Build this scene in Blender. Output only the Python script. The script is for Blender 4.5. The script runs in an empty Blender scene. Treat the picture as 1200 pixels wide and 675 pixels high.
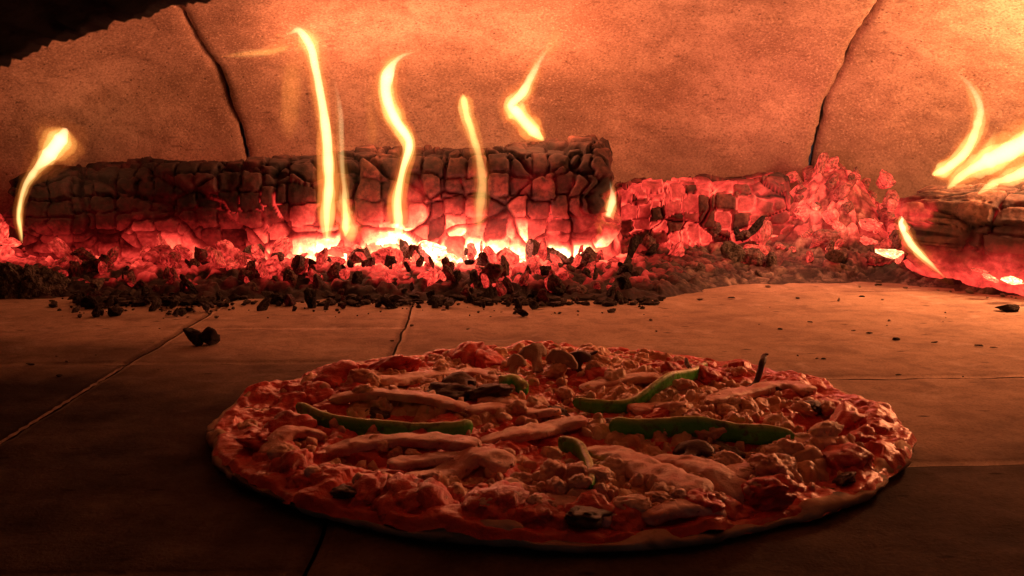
import bpy, bmesh, math, random
import numpy as np
from mathutils import Vector, Matrix, Euler

# ------------------------------------------------------------------ camera, world, lights, exposure
scene = bpy.context.scene
C = scene.collection
random.seed(7)
RS = np.random.RandomState(11)

CAM_H, PITCH, F = 0.125, math.radians(8.0), 1152.0
cam_data = bpy.data.cameras.new("camera")
cam_data.sensor_width = 36.0
cam_data.lens = F / 1200 * 36
cam_data.clip_start, cam_data.clip_end = 0.005, 50
cam_data.dof.use_dof = True
cam_data.dof.focus_distance = 0.85
cam_data.dof.aperture_fstop = 80.0
cam = bpy.data.objects.new("camera", cam_data)
cam.location = (0, 0, CAM_H)
cam.rotation_euler = (math.pi / 2 - PITCH, 0, 0)
C.objects.link(cam)
scene.camera = cam

world = bpy.data.worlds.new("World")
scene.world = world
world.use_nodes = True
world.node_tree.nodes["Background"].inputs[0].default_value = (1.0, 0.72, 0.75, 1)
world.node_tree.nodes["Background"].inputs[1].default_value = 0.030

scene.render.engine = 'CYCLES'
scene.cycles.use_denoising = True
scene.cycles.max_bounces = 8
scene.cycles.diffuse_bounces = 5
scene.cycles.transparent_max_bounces = 24
scene.cycles.sample_clamp_indirect = 3.0
scene.cycles.caustics_reflective = False
scene.cycles.caustics_refractive = False
scene.view_settings.view_transform = 'Standard'
scene.view_settings.look = 'None'
scene.view_settings.exposure = 0.0
scene.view_settings.gamma = 1.0


def R_dir(x, y):
    """direction of a photograph pixel (1200 x 675)"""
    dx, dy = (x - 600) / F, (337.5 - y) / F
    c, s = math.cos(PITCH), math.sin(PITCH)
    return Vector((dx, c + s * dy, -s + c * dy))


def at(x, y, Y):
    d = R_dir(x, y)
    return Vector((0, 0, CAM_H)) + d * (Y / d.y)


def fl(x, y, z=0.0):
    d = R_dir(x, y)
    return Vector((0, 0, CAM_H)) + d * ((z - CAM_H) / d.z)


def lamp(name, loc, watts, radius, col):
    l = bpy.data.lights.new(name, 'POINT')
    l.energy, l.shadow_soft_size, l.color = watts, radius, col
    o = bpy.data.objects.new(name, l)
    o.location = loc
    C.objects.link(o)
    return o


FIRE = (1.0, 0.26, 0.112)
FIRE_HOT = (1.0, 0.33, 0.13)
EMBER = (1.0, 0.22, 0.15)
# flames above and behind the big log: they light the dome
lamp('flame_light', at(370, 90, 0.98), 0.39, 0.012, FIRE)
lamp('flame_light', at(462, 100, 0.98), 0.46, 0.012, FIRE)
lamp('flame_light', at(640, 105, 0.98), 0.86, 0.012, FIRE)
lamp('flame_light', at(75, 165, 0.93), 0.09, 0.012, FIRE)
# flames of the log on the right, most of them past the frame's edge
lamp('flame_light', at(1310, 112, 0.80), 4.7, 0.03, FIRE_HOT)
lamp('flame_light', at(1150, 165, 0.90), 0.28, 0.012, FIRE_HOT)
lamp('ember_light', at(940, 195, 0.975), 0.50, 0.03, EMBER)
# white-hot embers under the log
lamp('ember_light', at(500, 282, 0.915), 0.26, 0.012, EMBER)
lamp('ember_light', at(600, 284, 0.915), 0.26, 0.012, EMBER)
lamp('ember_light', at(385, 284, 0.915), 0.10, 0.012, EMBER)

# ------------------------------------------------------------------ noise (numpy)
M32 = np.uint64(0xFFFFFFFF)


def _hash(ix, iy, iz, seed):
    h = (ix.astype(np.int64) * 374761393 + iy.astype(np.int64) * 668265263 + iz.astype(np.int64) * 2147483647 + seed * 1274126177)
    h = h.astype(np.uint64) & M32
    h = ((h ^ (h >> np.uint64(13))) * np.uint64(1274126177)) & M32
    h = ((h ^ (h >> np.uint64(16))) * np.uint64(2246822519)) & M32
    h = h ^ (h >> np.uint64(15))
    return h.astype(np.float64) / 4294967295.0


def vnoise(P, seed=0):
    P = np.asarray(P, float)
    i = np.floor(P)
    f = P - i
    f = f * f * f * (f * (f * 6 - 15) + 10)
    r = 0
    for a in (0, 1):
        for b in (0, 1):
            for c in (0, 1):
                w = (f[:, 0] if a else 1 - f[:, 0]) * (f[:, 1] if b else 1 - f[:, 1]) * (f[:, 2] if c else 1 - f[:, 2])
                r = r + w * _hash(i[:, 0] + a, i[:, 1] + b, i[:, 2] + c, seed)
    return r * 2 - 1


def fbm(P, seed=0, octs=4):
    r, a = 0, 1.0
    for k in range(octs):
        r = r + a * vnoise(np.asarray(P) * 2 ** k + 17.3 * k, seed + k)
        a *= 0.5
    return r


def worley(P, seed=0, cheb=0.0, jit=0.9):
    P = np.asarray(P, float)
    i = np.floor(P)
    n = len(P)
    f1 = np.full(n, 9.0); f2 = np.full(n, 9.0); cid = np.zeros(n)
    zr = (-1, 0, 1) if np.ptp(P[:, 2]) > 1e-9 else (0,)
    for a in (-1, 0, 1):
        for b in (-1, 0, 1):
            for c in zr:
                gx, gy, gz = i[:, 0] + a, i[:, 1] + b, i[:, 2] + c
                d = np.stack([gx + .5 + jit * (_hash(gx, gy, gz, seed) - .5) - P[:, 0],
                              gy + .5 + jit * (_hash(gx, gy, gz, seed + 1) - .5) - P[:, 1],
                              (gz + .5 + jit * (_hash(gx, gy, gz, seed + 2) - .5) - P[:, 2]) if len(zr) > 1 else 0 * gx], 1)
                e = np.sqrt((d * d).sum(1)) * (1 - cheb) + np.abs(d).max(1) * cheb
                idn = _hash(gx, gy, gz, seed + 3)
                m = e < f1
                f2 = np.where(m, f1, np.minimum(f2, e))
                cid = np.where(m, idn, cid)
                f1 = np.where(m, e, f1)
    return f1, f2, cid


def ss(a, b, x):
    t = np.clip((x - a) / (b - a), 0, 1)
    return t * t * (3 - 2 * t)


# ------------------------------------------------------------------ object helpers
def link(name, me, mat=None, parent=None, smooth=True):
    o = bpy.data.objects.new(name, me)
    C.objects.link(o)
    if mat and not me.materials:
        me.materials.append(mat)
    if smooth and me.polygons:
        me.polygons.foreach_set('use_smooth', [True] * len(me.polygons))
    if parent:
        o.parent = parent
    return o


def tag(o, label=None, cat=None, group=None, kind=None):
    if label: o['label'] = label
    if cat: o['category'] = cat
    if group: o['group'] = group
    if kind: o['kind'] = kind
    return o


def mesh(name, V, Fc, **attrs):
    me = bpy.data.meshes.new(name)
    me.from_pydata([tuple(v) for v in V], [], [tuple(int(k) for k in f) for f in Fc])
    for k, a in attrs.items():
        at_ = me.attributes.new(k, 'FLOAT', 'POINT')
        at_.data.foreach_set('value', np.asarray(a, np.float32))
    me.update()
    return me


def grid_faces(nu, nv, wrap_v=False, off=0):
    u, v = np.meshgrid(np.arange(nu - 1), np.arange(nv if wrap_v else nv - 1), indexing='ij')
    v2 = (v + 1) % nv
    f = np.stack([u * nv + v, (u + 1) * nv + v, (u + 1) * nv + v2, u * nv + v2], -1).reshape(-1, 4) + off
    return f.tolist()


class NT:
    def __init__(s, name):
        s.m = bpy.data.materials.new(name)
        s.m.use_nodes = True
        s.t = s.m.node_tree
        s.n = s.t.nodes
        s.bsdf = s.n['Principled BSDF']
        s.out = s.n['Material Output']

    def node(s, typ, props=None, **inp):
        n = s.n.new(typ)
        for k, v in (props or {}).items():
            setattr(n, k, v)
        for k, v in inp.items():
            k = k.replace('_', ' ')
            s.set(n, k, v)
        return n

    def set(s, n, k, v):
        k = int(k) if isinstance(k, str) and k.isdigit() else k
        if isinstance(v, bpy.types.NodeSocket):
            s.t.links.new(v, n.inputs[k])
        else:
            n.inputs[k].default_value = v

    def math(s, op, a, b=None, clamp=False):
        n = s.n.new('ShaderNodeMath')
        n.operation = op
        n.use_clamp = clamp
        s.set(n, 0, a)
        if b is not None: s.set(n, 1, b)
        return n.outputs[0]

    def ramp(s, fac, stops, interp='LINEAR'):
        n = s.n.new('ShaderNodeValToRGB')
        n.color_ramp.interpolation = interp
        e = n.color_ramp.elements
        while len(e) < len(stops): e.new(0.5)
        for k, (p, c) in enumerate(stops):
            e[k].position = p
            e[k].color = (c, c, c, 1) if isinstance(c, (int, float)) else (*c, 1)
        s.set(n, 0, fac)
        return n.outputs[0]

    def mix(s, fac, a, b, blend='MIX'):
        n = s.n.new('ShaderNodeMix')
        n.data_type = 'RGBA'
        n.blend_type = blend
        s.set(n, 0, fac)
        for k, v in ((6, a), (7, b)):
            s.set(n, k, (*v, 1) if isinstance(v, tuple) and len(v) == 3 else v)
        return n.outputs[2]

    def noise(s, scale, detail=4, rough=.55, vec=None, dist=0.0):
        n = s.n.new('ShaderNodeTexNoise')
        n.inputs['Scale'].default_value = scale
        n.inputs['Detail'].default_value = detail
        n.inputs['Roughness'].default_value = rough
        n.inputs['Distortion'].default_value = dist
        if vec is not None: s.t.links.new(vec, n.inputs['Vector'])
        return n.outputs[0]

    def voro(s, scale, vec=None, feature='F1', rnd=1.0):
        n = s.n.new('ShaderNodeTexVoronoi')
        n.feature = feature
        n.inputs['Scale'].default_value = scale
        n.inputs['Randomness'].default_value = rnd
        if vec is not None: s.t.links.new(vec, n.inputs['Vector'])
        return n.outputs[0]

    def coord(s, which='Object'):
        n = s.n.new('ShaderNodeTexCoord')
        return n.outputs[which]

    def pos(s):
        return s.n.new('ShaderNodeNewGeometry').outputs['Position']

    def attr(s, name, typ='GEOMETRY'):
        n = s.n.new('ShaderNodeAttribute')
        n.attribute_type = typ
        n.attribute_name = name
        return n.outputs['Fac']

    def bump(s, h, strength=.5, dist=.002):
        n = s.n.new('ShaderNodeBump')
        n.inputs['Strength'].default_value = strength
        n.inputs['Distance'].default_value = dist
        s.t.links.new(h, n.inputs['Height'])
        s.t.links.new(n.outputs[0], s.bsdf.inputs['Normal'])

    def base(s, col, rough=.9, spec=.3):
        s.set(s.bsdf, 'Base Color', (*col, 1) if isinstance(col, tuple) else col)
        s.set(s.bsdf, 'Roughness', rough)
        s.set(s.bsdf, 'Specular IOR Level', spec)

    def glow(s, heat, gain=1.0):
        """ember emission from a 0..1 heat"""
        col = s.ramp(heat, [(0.0, (.0, .0, .0)), (.18, (.05, .001, .001)), (.36, (.34, .012, .009)), (.55, (.95, .055, .038)),
                            (.74, (1, .16, .075)), (.9, (1, .42, .16)), (1, (1, .72, .36))])
        st = s.math('MULTIPLY', s.math('ADD', s.math('MULTIPLY', s.math('POWER', heat, 4.0), 4.0), 0.75), gain)
        s.set(s.bsdf, 'Emission Color', col)
        s.set(s.bsdf, 'Emission Strength', st)


# ------------------------------------------------------------------ materials
def mat_dome():
    n = NT('dome_refractory')
    p = n.pos()
    big = n.noise(7, 4, .6, p)
    mid = n.noise(42, 5, .65, p)
    fine = n.noise(420, 3, .7, p)
    c = n.ramp(big, [(.32, (.29, .20, .145)), (.50, (.45, .335, .25)), (.68, (.60, .47, .36))])
    c = n.mix(n.ramp(mid, [(.36, .55), (.56, 0.0)]), c, (.25, .17, .12))
    c = n.mix(n.ramp(fine, [(.34, .62), (.50, 0.0)]), c, (.14, .085, .06))
    c = n.mix(n.ramp(fine, [(.56, 0.0), (.70, .7)]), c, (.72, .60, .47))
    pits = n.voro(150, p)
    pm = n.math('MULTIPLY', n.ramp(pits, [(.10, 1.0), (.20, 0.0)]), n.ramp(n.noise(38, 2, .5, p), [(.50, 0.0), (.58, 1.0)]))
    c = n.mix(n.math('MULTIPLY', pm, .65), c, (.07, .045, .035))
    sm = n.node('ShaderNodeMapping', None, Vector=p)
    sm.inputs['Scale'].default_value = (34, 34, 150)
    sv = n.math('MULTIPLY', n.ramp(n.voro(1.0, sm.outputs[0]), [(.10, 1.0), (.22, 0.0)]), n.ramp(n.noise(19, 3, .6, p), [(.50, 0.0), (.60, .5)]))
    c = n.mix(sv, c, (.10, .06, .045))
    # soot film along the foot of the wall, where smoke has stained it in clouds
    sep = n.node('ShaderNodeSeparateXYZ', None, Vector=p)
    low = n.ramp(n.math('ADD', sep.outputs[2], n.math('MULTIPLY', n.math('SUBTRACT', n.noise(13, 4, .6, p), .5), .16)),
                 [(.04, .85), (.175, 0.0)])
    c = n.mix(low, c, (.13, .115, .09))
    n.base(c, .95, .2)
    h = n.math('ADD', n.math('MULTIPLY', fine, .5), n.math('MULTIPLY', mid, 1.2))
    h = n.math('SUBTRACT', h, n.math('MULTIPLY', pm, 1.0))
    n.bump(h, .5, .0022)
    return n.m


def mat_floor():
    n = NT('floor_firebrick')
    p = n.pos()
    big = n.noise(9, 5, .6, p)
    mid = n.noise(60, 5, .65, p)
    fine = n.noise(700, 2, .6, p)
    c = n.ramp(big, [(.3, (.30, .225, .165)), (.55, (.40, .31, .225)), (.75, (.47, .37, .27))])
    c = n.mix(n.ramp(mid, [(.35, .5), (.52, 0.0)]), c, (.20, .145, .105))
    c = n.mix(n.ramp(fine, [(.35, .4), (.5, 0.0)]), c, (.15, .10, .075))
    st = n.node('ShaderNodeMapping', None, Vector=p)
    st.inputs['Scale'].default_value = (38, 95, 38)
    dm = n.voro(1.0, st.outputs[0])
    c = n.mix(n.ramp(n.noise(24, 6, .7, p, .6), [(.50, 0.0), (.66, .6)]), c, (.17, .125, .095))
    c = n.mix(n.ramp(n.noise(33, 6, .7, p, .4), [(.56, 0.0), (.70, .5)]), c, (.58, .50, .42))
    dots = n.math('MULTIPLY', n.ramp(dm, [(.07, 1.0), (.15, 0.0)]), n.ramp(n.noise(21, 3, .6, p), [(.48, 0.0), (.56, 1.0)]))
    c = n.mix(dots, c, (.045, .03, .025))
    # tone mixed towards near black: strong on the slabs nearest the mouth, ragged at its rim
    darkened = n.attr('sooty')
    sm = n.math('ADD', n.math('MULTIPLY', n.math('SUBTRACT', n.noise(16, 5, .65, p), .5), .55), darkened)
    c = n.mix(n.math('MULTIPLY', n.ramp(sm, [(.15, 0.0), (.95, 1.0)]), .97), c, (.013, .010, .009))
    n.base(c, .95, .06)
    n.bump(n.math('ADD', n.math('MULTIPLY', mid, 1.0), n.math('MULTIPLY', fine, .3)), .6, .0012)
    return n.m


def mat_char(name='charred_wood', gain=1.0, ash=(.215, .108, .080), dk=1.0, cells=1.0):
    n = NT(name)
    D = lambda *c: tuple(k * dk for k in c)
    p = n.coord('Object')
    heat, crack, rnd = n.attr('glow'), n.attr('crack'), n.attr('rnd')
    nz = n.noise(160, 4, .65, p)
    nb = n.noise(28, 4, .6, p)
    c = n.mix(n.ramp(rnd, [(.25, 0.0), (.9, .8)]), D(.036, .020, .018), ash)
    c = n.mix(n.ramp(nb, [(.42, .85), (.60, 0.0)]), c, D(.022, .018, .017))
    c = n.mix(n.ramp(nz, [(.40, .6), (.55, 0.0)]), c, D(.020, .016, .015))
    c = n.mix(n.math('MULTIPLY', crack, .95, True), c, (.008, .006, .006))
    n.base(c, .85, .3)
    h = n.math('ADD', heat, n.math('MULTIPLY', n.math('SUBTRACT', nz, .5), .34))
    h = n.math('ADD', h, n.math('MULTIPLY', n.math('SUBTRACT', nb, .5), .30))
    n.glow(n.math('MULTIPLY', h, 1.0, True), gain)
    n.bump(nz, .6, .0015)
    return n.m


def mat_coal():
    n = NT('coal')
    p = n.coord('Object')
    heat = n.attr('glow', 'OBJECT')
    ash = n.attr('ash', 'OBJECT')
    nz = n.noise(1.3, 3, .55, p)
    nf = n.noise(5, 4, .6, p)
    c = n.mix(n.math('ADD', ash, n.math('MULTIPLY', n.math('SUBTRACT', nz, .5), .7), True), (.022, .017, .015), (.34, .28, .235))
    c = n.mix(n.ramp(nf, [(.38, .7), (.52, 0.0)]), c, (.02, .016, .014))
    n.base(c, .9, .25)
    h = n.math('ADD', heat, n.math('MULTIPLY', n.math('SUBTRACT', nz, .5), .6))
    h = n.math('ADD', h, n.math('MULTIPLY', n.math('SUBTRACT', nf, .5), .3))
    ve = n.voro(1.5, p, 'DISTANCE_TO_EDGE')
    h = n.math('SUBTRACT', h, n.math('MULTIPLY', n.ramp(ve, [(0.0, 1.0), (.16, 0.0)]), .10))
    h = n.math('SUBTRACT', h, n.ramp(n.noise(2.2, 3, .6, p), [(.56, 0.0), (.70, .30)]))
    on = n.math('MULTIPLY', h, n.ramp(heat, [(.02, 0.0), (.12, 1.0)]), True)
    n.glow(on, 1.0)
    n.bump(nf, .7, .12)
    return n.m


def mat_simple(name, a, b, scale, rough=.5, spec=.4, bump=.4, bscale=None, sss=0.0, bd=.0015):
    n = NT(name)
    p = n.coord('Object')
    nz = n.noise(scale, 5, .6, p)
    c = n.ramp(nz, [(.32, a), (.68, b)])
    n.base(c, rough, spec)
    if sss:
        n.bsdf.inputs['Subsurface Weight'].default_value = sss
        n.bsdf.inputs['Subsurface Radius'].default_value = (.004, .0015, .001)
        n.bsdf.inputs['Subsurface Scale'].default_value = 1.0
    n.bump(n.noise(bscale or scale * 4, 4, .6, p), bump, bd)
    return n.m


DOME, FLOOR, CHAR, COAL = mat_dome(), mat_floor(), mat_char(), mat_coal()
CHAR_PALE = mat_char('half_burnt_wood', 1.0, (.36, .22, .15), dk=3.0)
SOOT = mat_simple('soot_black', (.006, .005, .005), (.014, .011, .010), 30, .95, .1)

# ------------------------------------------------------------------ floor slabs
YAW = -0.039          # the slab columns run a touch to the left of the line of sight


def slab(x0, x1, y0, y1, darkened):  # last value: how near to black the slab's colour goes
    g = .0007
    x0, x1, y0, y1 = x0 + g, x1 - g, y0 + g, y1 - g
    nx, ny = max(8, int((x1 - x0) / .004)), max(8, int((y1 - y0) / .004))
    X, Y = np.meshgrid(np.linspace(x0, x1, nx), np.linspace(y0, y1, ny), indexing='ij')
    P = np.stack([X.ravel(), Y.ravel(), 0 * X.ravel()], 1)
    edge = np.minimum(np.minimum(P[:, 0] - x0, x1 - P[:, 0]), np.minimum(P[:, 1] - y0, y1 - P[:, 1]))
    chip = ss(.0, 1.0, fbm(P * 45, 5, 3)) * .004
    z = -0.0011 * (1 - ss(0, .0014 + chip * .5, edge)) + .00045 * fbm(P * 60, 3, 3) + random.uniform(-.0004, .0004)
    # the edges lean with a small waver
    P[:, 0] += .0009 * fbm(P * 40, 8, 2)
    P[:, 1] += .0009 * fbm(P * 40, 9, 2)
    P[:, 2] = z
    n = len(P)
    border = [i * ny for i in range(nx)] + [(nx - 1) * ny + j for j in range(1, ny)] + [i * ny + ny - 1 for i in range(nx - 2, -1, -1)] + [j for j in range(ny - 2, 0, -1)]
    low = P[border].copy(); low[:, 2] = -.04
    V = np.vstack([P, low])
    Fc = grid_faces(nx, ny)
    m = len(border)
    for k in range(m):
        Fc.append([border[k], n + k, n + (k + 1) % m, border[(k + 1) % m]][::-1])
    c, s = math.cos(-YAW), math.sin(-YAW)
    V[:, :2] = np.stack([V[:, 0] * c - V[:, 1] * s, V[:, 0] * s + V[:, 1] * c], 1)
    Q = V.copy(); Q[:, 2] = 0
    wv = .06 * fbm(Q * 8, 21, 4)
    if darkened > .3 and x0 < 0:
        st = darkened * (.62 + .38 * (1 - ss(.44, .575, Q[:, 1] + wv)))
    elif darkened > .3:
        st = darkened * (.7 + .3 * (1 - ss(.36, .50, Q[:, 1] + wv)))
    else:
        st = darkened + (.55 * (1 - ss(.57, .68, Q[:, 1] + wv)) if x0 < -.1 else (.25 * (1 - ss(.52, .58, Q[:, 1] + wv)) if y0 > .5 else .35 * (1 - ss(.37, .44, Q[:, 1] + wv))))
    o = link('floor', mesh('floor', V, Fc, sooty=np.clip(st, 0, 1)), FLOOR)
    tag(o, kind='structure')
    return o


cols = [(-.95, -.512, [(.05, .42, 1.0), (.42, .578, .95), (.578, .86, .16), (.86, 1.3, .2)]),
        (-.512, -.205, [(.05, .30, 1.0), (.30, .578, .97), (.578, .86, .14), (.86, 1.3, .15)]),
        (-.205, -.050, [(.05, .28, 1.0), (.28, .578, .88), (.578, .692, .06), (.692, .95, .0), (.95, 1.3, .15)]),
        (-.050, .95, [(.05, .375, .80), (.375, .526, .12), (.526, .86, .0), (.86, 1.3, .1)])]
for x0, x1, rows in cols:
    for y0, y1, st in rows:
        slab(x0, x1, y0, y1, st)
V = [(-1.2, 0, -.0075), (1.2, 0, -.0075), (1.2, 1.5, -.0075), (-1.2, 1.5, -.0075)]
tag(link('ground', mesh('ground', V, [(0, 1, 2, 3)]), SOOT, smooth=False), kind='structure')

# pale mortar filling the joint left of the pizza
_c, _s = math.cos(-YAW), math.sin(-YAW)
V = []
for k in range(60):
    y = .38 + .19 * k / 59
    w = .0011 + .0003 * math.sin(k * 1.7) + .0003 * math.sin(k * 4.1)
    for dx in (-w, w):
        X = -.205 + dx
        V.append((X * _c - y * _s, X * _s + y * _c, -.0003))
MORTAR = mat_simple('pale_mortar', (.15, .11, .085), (.30, .23, .18), 90, .95, .1)
tag(link('mortar', mesh('mortar', V, grid_faces(60, 2)), MORTAR), kind='structure')
# ------------------------------------------------------------------ dome: three refractory segments
DY, DR, DH, DX = .60, .60, .352, .85
dome = bpy.data.objects.new('oven_dome', None)
C.objects.link(dome)
tag(dome, 'sandy refractory oven dome behind the fire with two curved seams', 'oven dome')


def dome_segment(x0, x1, scale, label, seed):
    nx, nt = max(60, int((x1 - x0) / .0045)), 240
    S, T = np.meshgrid(np.linspace(0, 1, nx), np.linspace(-.02, 2.32, nt), indexing='ij')
    S, T = S.ravel(), T.ravel()
    q = np.stack([T * 9, 0 * T, 0 * T], 1)
    q2 = np.stack([T * 60, 0 * T + seed, 0 * T], 1)
    lo = x0 + (.0022 * fbm(q, 3, 3) + .0010 * fbm(q2, seed + 5, 3) if abs(x0) < .5 else 0)
    hi = x1 + (.0022 * fbm(q, 3, 3) + .0010 * fbm(q2, seed + 6, 3) if abs(x1) < .5 else 0)
    hz = ss(.16, .27, np.sin(T) * DH * .92)
    lo = lo + (hz * (.003 if x0 > 0 else -.012) if abs(x0) < .5 else 0)
    hi = hi + (hz * (.003 if x1 > 0 else -.012) if abs(x1) < .5 else 0)
    X = lo + (hi - lo) * S
    sx = np.sqrt(np.clip(1 - (X / DX) ** 2, .02, 1))
    base = np.stack([X, np.cos(T) * DR * sx, np.sin(T) * DH * sx], 1)
    nrm = np.stack([X / DX ** 2, base[:, 1] / DR ** 2, base[:, 2] / DH ** 2], 1)
    nrm /= np.linalg.norm(nrm, axis=1)[:, None]
    d = .0035 * fbm(base * 9, seed, 3) + .0009 * fbm(base * 70, seed + 2, 3)
    e = np.minimum(np.where(abs(x0) < .5, S, 1), np.where(abs(x1) < .5, 1 - S, 1)) * (x1 - x0)
    d += .0035 * (1 - ss(0, .006, e))
    inner = base + nrm * (d + scale)[:, None]
    outer = base + nrm * (.05 + scale)
    inner[:, 1] += DY; outer[:, 1] += DY
    n = len(inner)
    V = np.vstack([inner, outer])
    Fc = grid_faces(nx, nt) + [f[::-1] for f in grid_faces(nx, nt, off=n)]
    for i in (0, nx - 1):
        for j in range(nt - 1):
            a, b = i * nt + j, i * nt + j + 1
            Fc.append([a, b, b + n, a + n] if i == 0 else [b, a, a + n, b + n])
    o = link('dome_segment', mesh('dome_segment', V, Fc), DOME, dome)
    return o


dome_segment(-.845, -.3025, .002, None, 3)
dome_segment(-.2985, .3335, .0, None, 14)
dome_segment(.3375, .845, .009, None, 29)

# ------------------------------------------------------------------ mouth: sooty arch at the front
def mouth():
    n = 1100
    ys = np.linspace(.10, .20, 14)
    A = np.linspace(0, math.pi, n)
    V, Fc = [], []
    for j, y in enumerate(ys):
        a = A
        cx, rx, rz = .066, .296, .1722
        P = np.stack([cx + rx * np.cos(a), 0 * a + y, rz * np.sin(a)], 1)
        jq = np.stack([np.cos(a) * 62, np.sin(a) * 62, 0 * a + y * 50], 1)
        jag = .0007 * fbm(jq * 3.5, 4, 3) + .0010 * fbm(jq, 7, 2) + .0012 * fbm(jq * .3, 9, 2)
        P[:, 0] += jag * np.cos(a); P[:, 2] += jag * np.sin(a)
        V.append(P)
    k = len(ys)
    # outer ring, front and back
    out = []
    for y in (.10, .20):
        P = np.stack([.0 + 1.05 * np.cos(A), 0 * A + y, .62 * np.sin(A)], 1)
        out.append(P)
    VV = np.vstack(V + out)
    Fc = grid_faces(k, n)
    f0, b0 = k * n, (k + 1) * n
    for i in range(n - 1):
        Fc.append([i, i + 1, f0 + i + 1, f0 + i])
        q = (k - 1) * n
        Fc.append([q + i + 1, q + i, b0 + i, b0 + i + 1])
        Fc.append([f0 + i, f0 + i + 1, b0 + i + 1, b0 + i])
    o = link('oven_mouth', mesh('oven_mouth', VV, Fc), SOOT)
    tag(o, 'sooted black ragged arch of the oven mouth at the upper left corner', 'oven mouth')


mouth()


# ------------------------------------------------------------------ logs
def log_mesh(name, p0, p1, r0, r1, seed, heat_fn, cell=(.021, .0185), sq=4.4, depth=.0070, nu=420, nv=230, roll=0.0, ragged=.012, flat=1.0, jit=.42, grain=0.0):
    """charred log from p0 to p1: blocky alligator char, cracks, ragged ends. heat_fn(P world, crack, rnd, side)"""
    p0, p1 = Vector(p0), Vector(p1)
    ax = (p1 - p0); L = ax.length; ax.normalize()
    side = ax.cross(Vector((0, 0, 1))).normalized()       # towards the viewer for a log running left to right
    up = side.cross(ax).normalized()
    u = np.linspace(0, 1, nu); a = np.linspace(0, 2 * math.pi, nv, endpoint=False) + math.pi * .5   # seam starts at the back
    U, A = np.meshgrid(u, a, indexing='ij'); U, A = U.ravel(), A.ravel()
    ca, sa = np.cos(A + math.pi * .5), np.sin(A + math.pi * .5)
    rad = 1 / (np.abs(ca) ** sq + np.abs(sa) ** sq) ** (1 / sq)
    r = r0 + (r1 - r0) * U
    arc = (A - math.pi * .5) * (r0 + r1) * .5
    q = np.stack([U * L, arc, 0 * U], 1)
    warp = np.stack([fbm(q * 30, seed, 3), fbm(q * 30, seed + 9, 3), 0 * U], 1) * .0036
    big = 1 + .28 * fbm(q * 6, seed + 77, 2)
    qq = np.stack([(q[:, 0] + warp[:, 0]) / cell[0] + big, (q[:, 1] + warp[:, 1]) / cell[1] + .8 * big, 0 * U], 1)
    f1, f2, cid = worley(qq, seed, 1.0, jit)
    g = f2 - f1
    # second, larger set of fissures that run across and along
    h1, h2, hid = worley((q + warp * 1.5) / np.array([cell[0] * 3.4, cell[1] * 2.6, 1.0]) + 5.1, seed + 40, .7, .8)
    G = h2 - h1
    width = .13 + .12 * fbm(q * 22, seed + 3, 2)
    soft = ss(-.35, .25, fbm(q * 9, seed + 21, 2) + .25)
    crack = np.maximum((1 - ss(0, np.clip(width, .06, .3), g)) * (.35 + .65 * soft), 1 - ss(0, .085, G))
    dome_ = np.sqrt(np.clip(1 - f1 * f1 * 1.4, 0, 1))
    disp = -depth * crack + .0014 * dome_ * soft + (cid - .5) * .0062 * (.35 + .65 * soft) + (hid - .5) * .006
    disp += .0040 * fbm(q * 11, seed + 30, 3) + .0010 * fbm(q * 60, seed + 31, 3) + .0008 * fbm(q * 130, seed + 33, 3)
    if grain:
        gq = np.stack([U * L * 9, arc * 170, 0 * U], 1)
        disp += grain * fbm(gq, seed + 80, 3)
        crack = np.maximum(crack * .8, ss(.35, .9, -fbm(gq, seed + 80, 3)))
    rr = r * rad * (1 + .07 * fbm(np.stack([U * 3, ca, sa], 1) * 1.3, seed + 50, 2)) + disp
    # rounded ragged ends
    e = np.minimum(U, 1 - U) * L
    rr *= 1 - .09 * (1 - ss(0, .014, e)) ** 2
    along = U * L
    shift = ragged * fbm(np.stack([ca * 2.1, sa * 2.1, 0 * ca + seed], 1), seed + 60, 3)
    along = along + shift * (1 - ss(0, .07, e))
    x = ca * rr * flat; z = sa * rr
    P = np.outer(along, np.array(ax)) + np.outer(x, np.array(side)) + np.outer(z, np.array(up)) + np.array(p0)
    Vs, Fc = [P], grid_faces(nu, nv, True)
    crk, rnd = [crack], [cid * .6 + hid * .4]
    # end caps, rings to the middle
    base = len(P)
    for end, idx in ((0, 0), (1, nu - 1)):
        ring = P[idx * nv:(idx + 1) * nv]
        cen = ring.mean(0)
        prev = np.arange(idx * nv, (idx + 1) * nv)
        for k, t in enumerate((.8, .6, .4, .2, .05)):
            R = cen + (ring - cen) * t
            R = R + np.outer((.004 * fbm(R * 90, seed + 70, 3) - .004 * math.sin(k * 2.2 + seed)) , np.array(ax))
            Vs.append(R)
            cur = np.arange(base, base + nv); base += nv
            crk.append(np.clip(fbm(R * 160, seed + 71, 3), 0, 1)); rnd.append(.5 + .4 * fbm(R * 60, seed + 72, 2))
            for i in range(nv):
                j = (i + 1) % nv
                f = [prev[i], prev[j], cur[j], cur[i]]
                Fc.append(f if end == 0 else f[::-1])
            prev = cur
        Fc.append(list(prev) if end == 0 else list(prev[::-1]))
    P = np.vstack(Vs); crack = np.concatenate(crk); rnd = np.clip(np.concatenate(rnd), 0, 1)
    heat = heat_fn(P, crack, rnd)
    if seed == 4: rnd = rnd * (.35 + .65 * ss(-.30, -.16, P[:, 0] + .03 * fbm(P * 12, 5, 2)))
    cen = (np.array(p0) + np.array(p1)) * .5
    me = mesh(name, P - cen, Fc, glow=np.clip(heat, 0, 1), crack=crack, rnd=rnd)
    return me, Vector(cen)


def put_log(name, mat, *a, **k):
    me, c = log_mesh(name, *a, **k)
    o = link(name, me, mat)
    o.location = c
    return o


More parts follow.
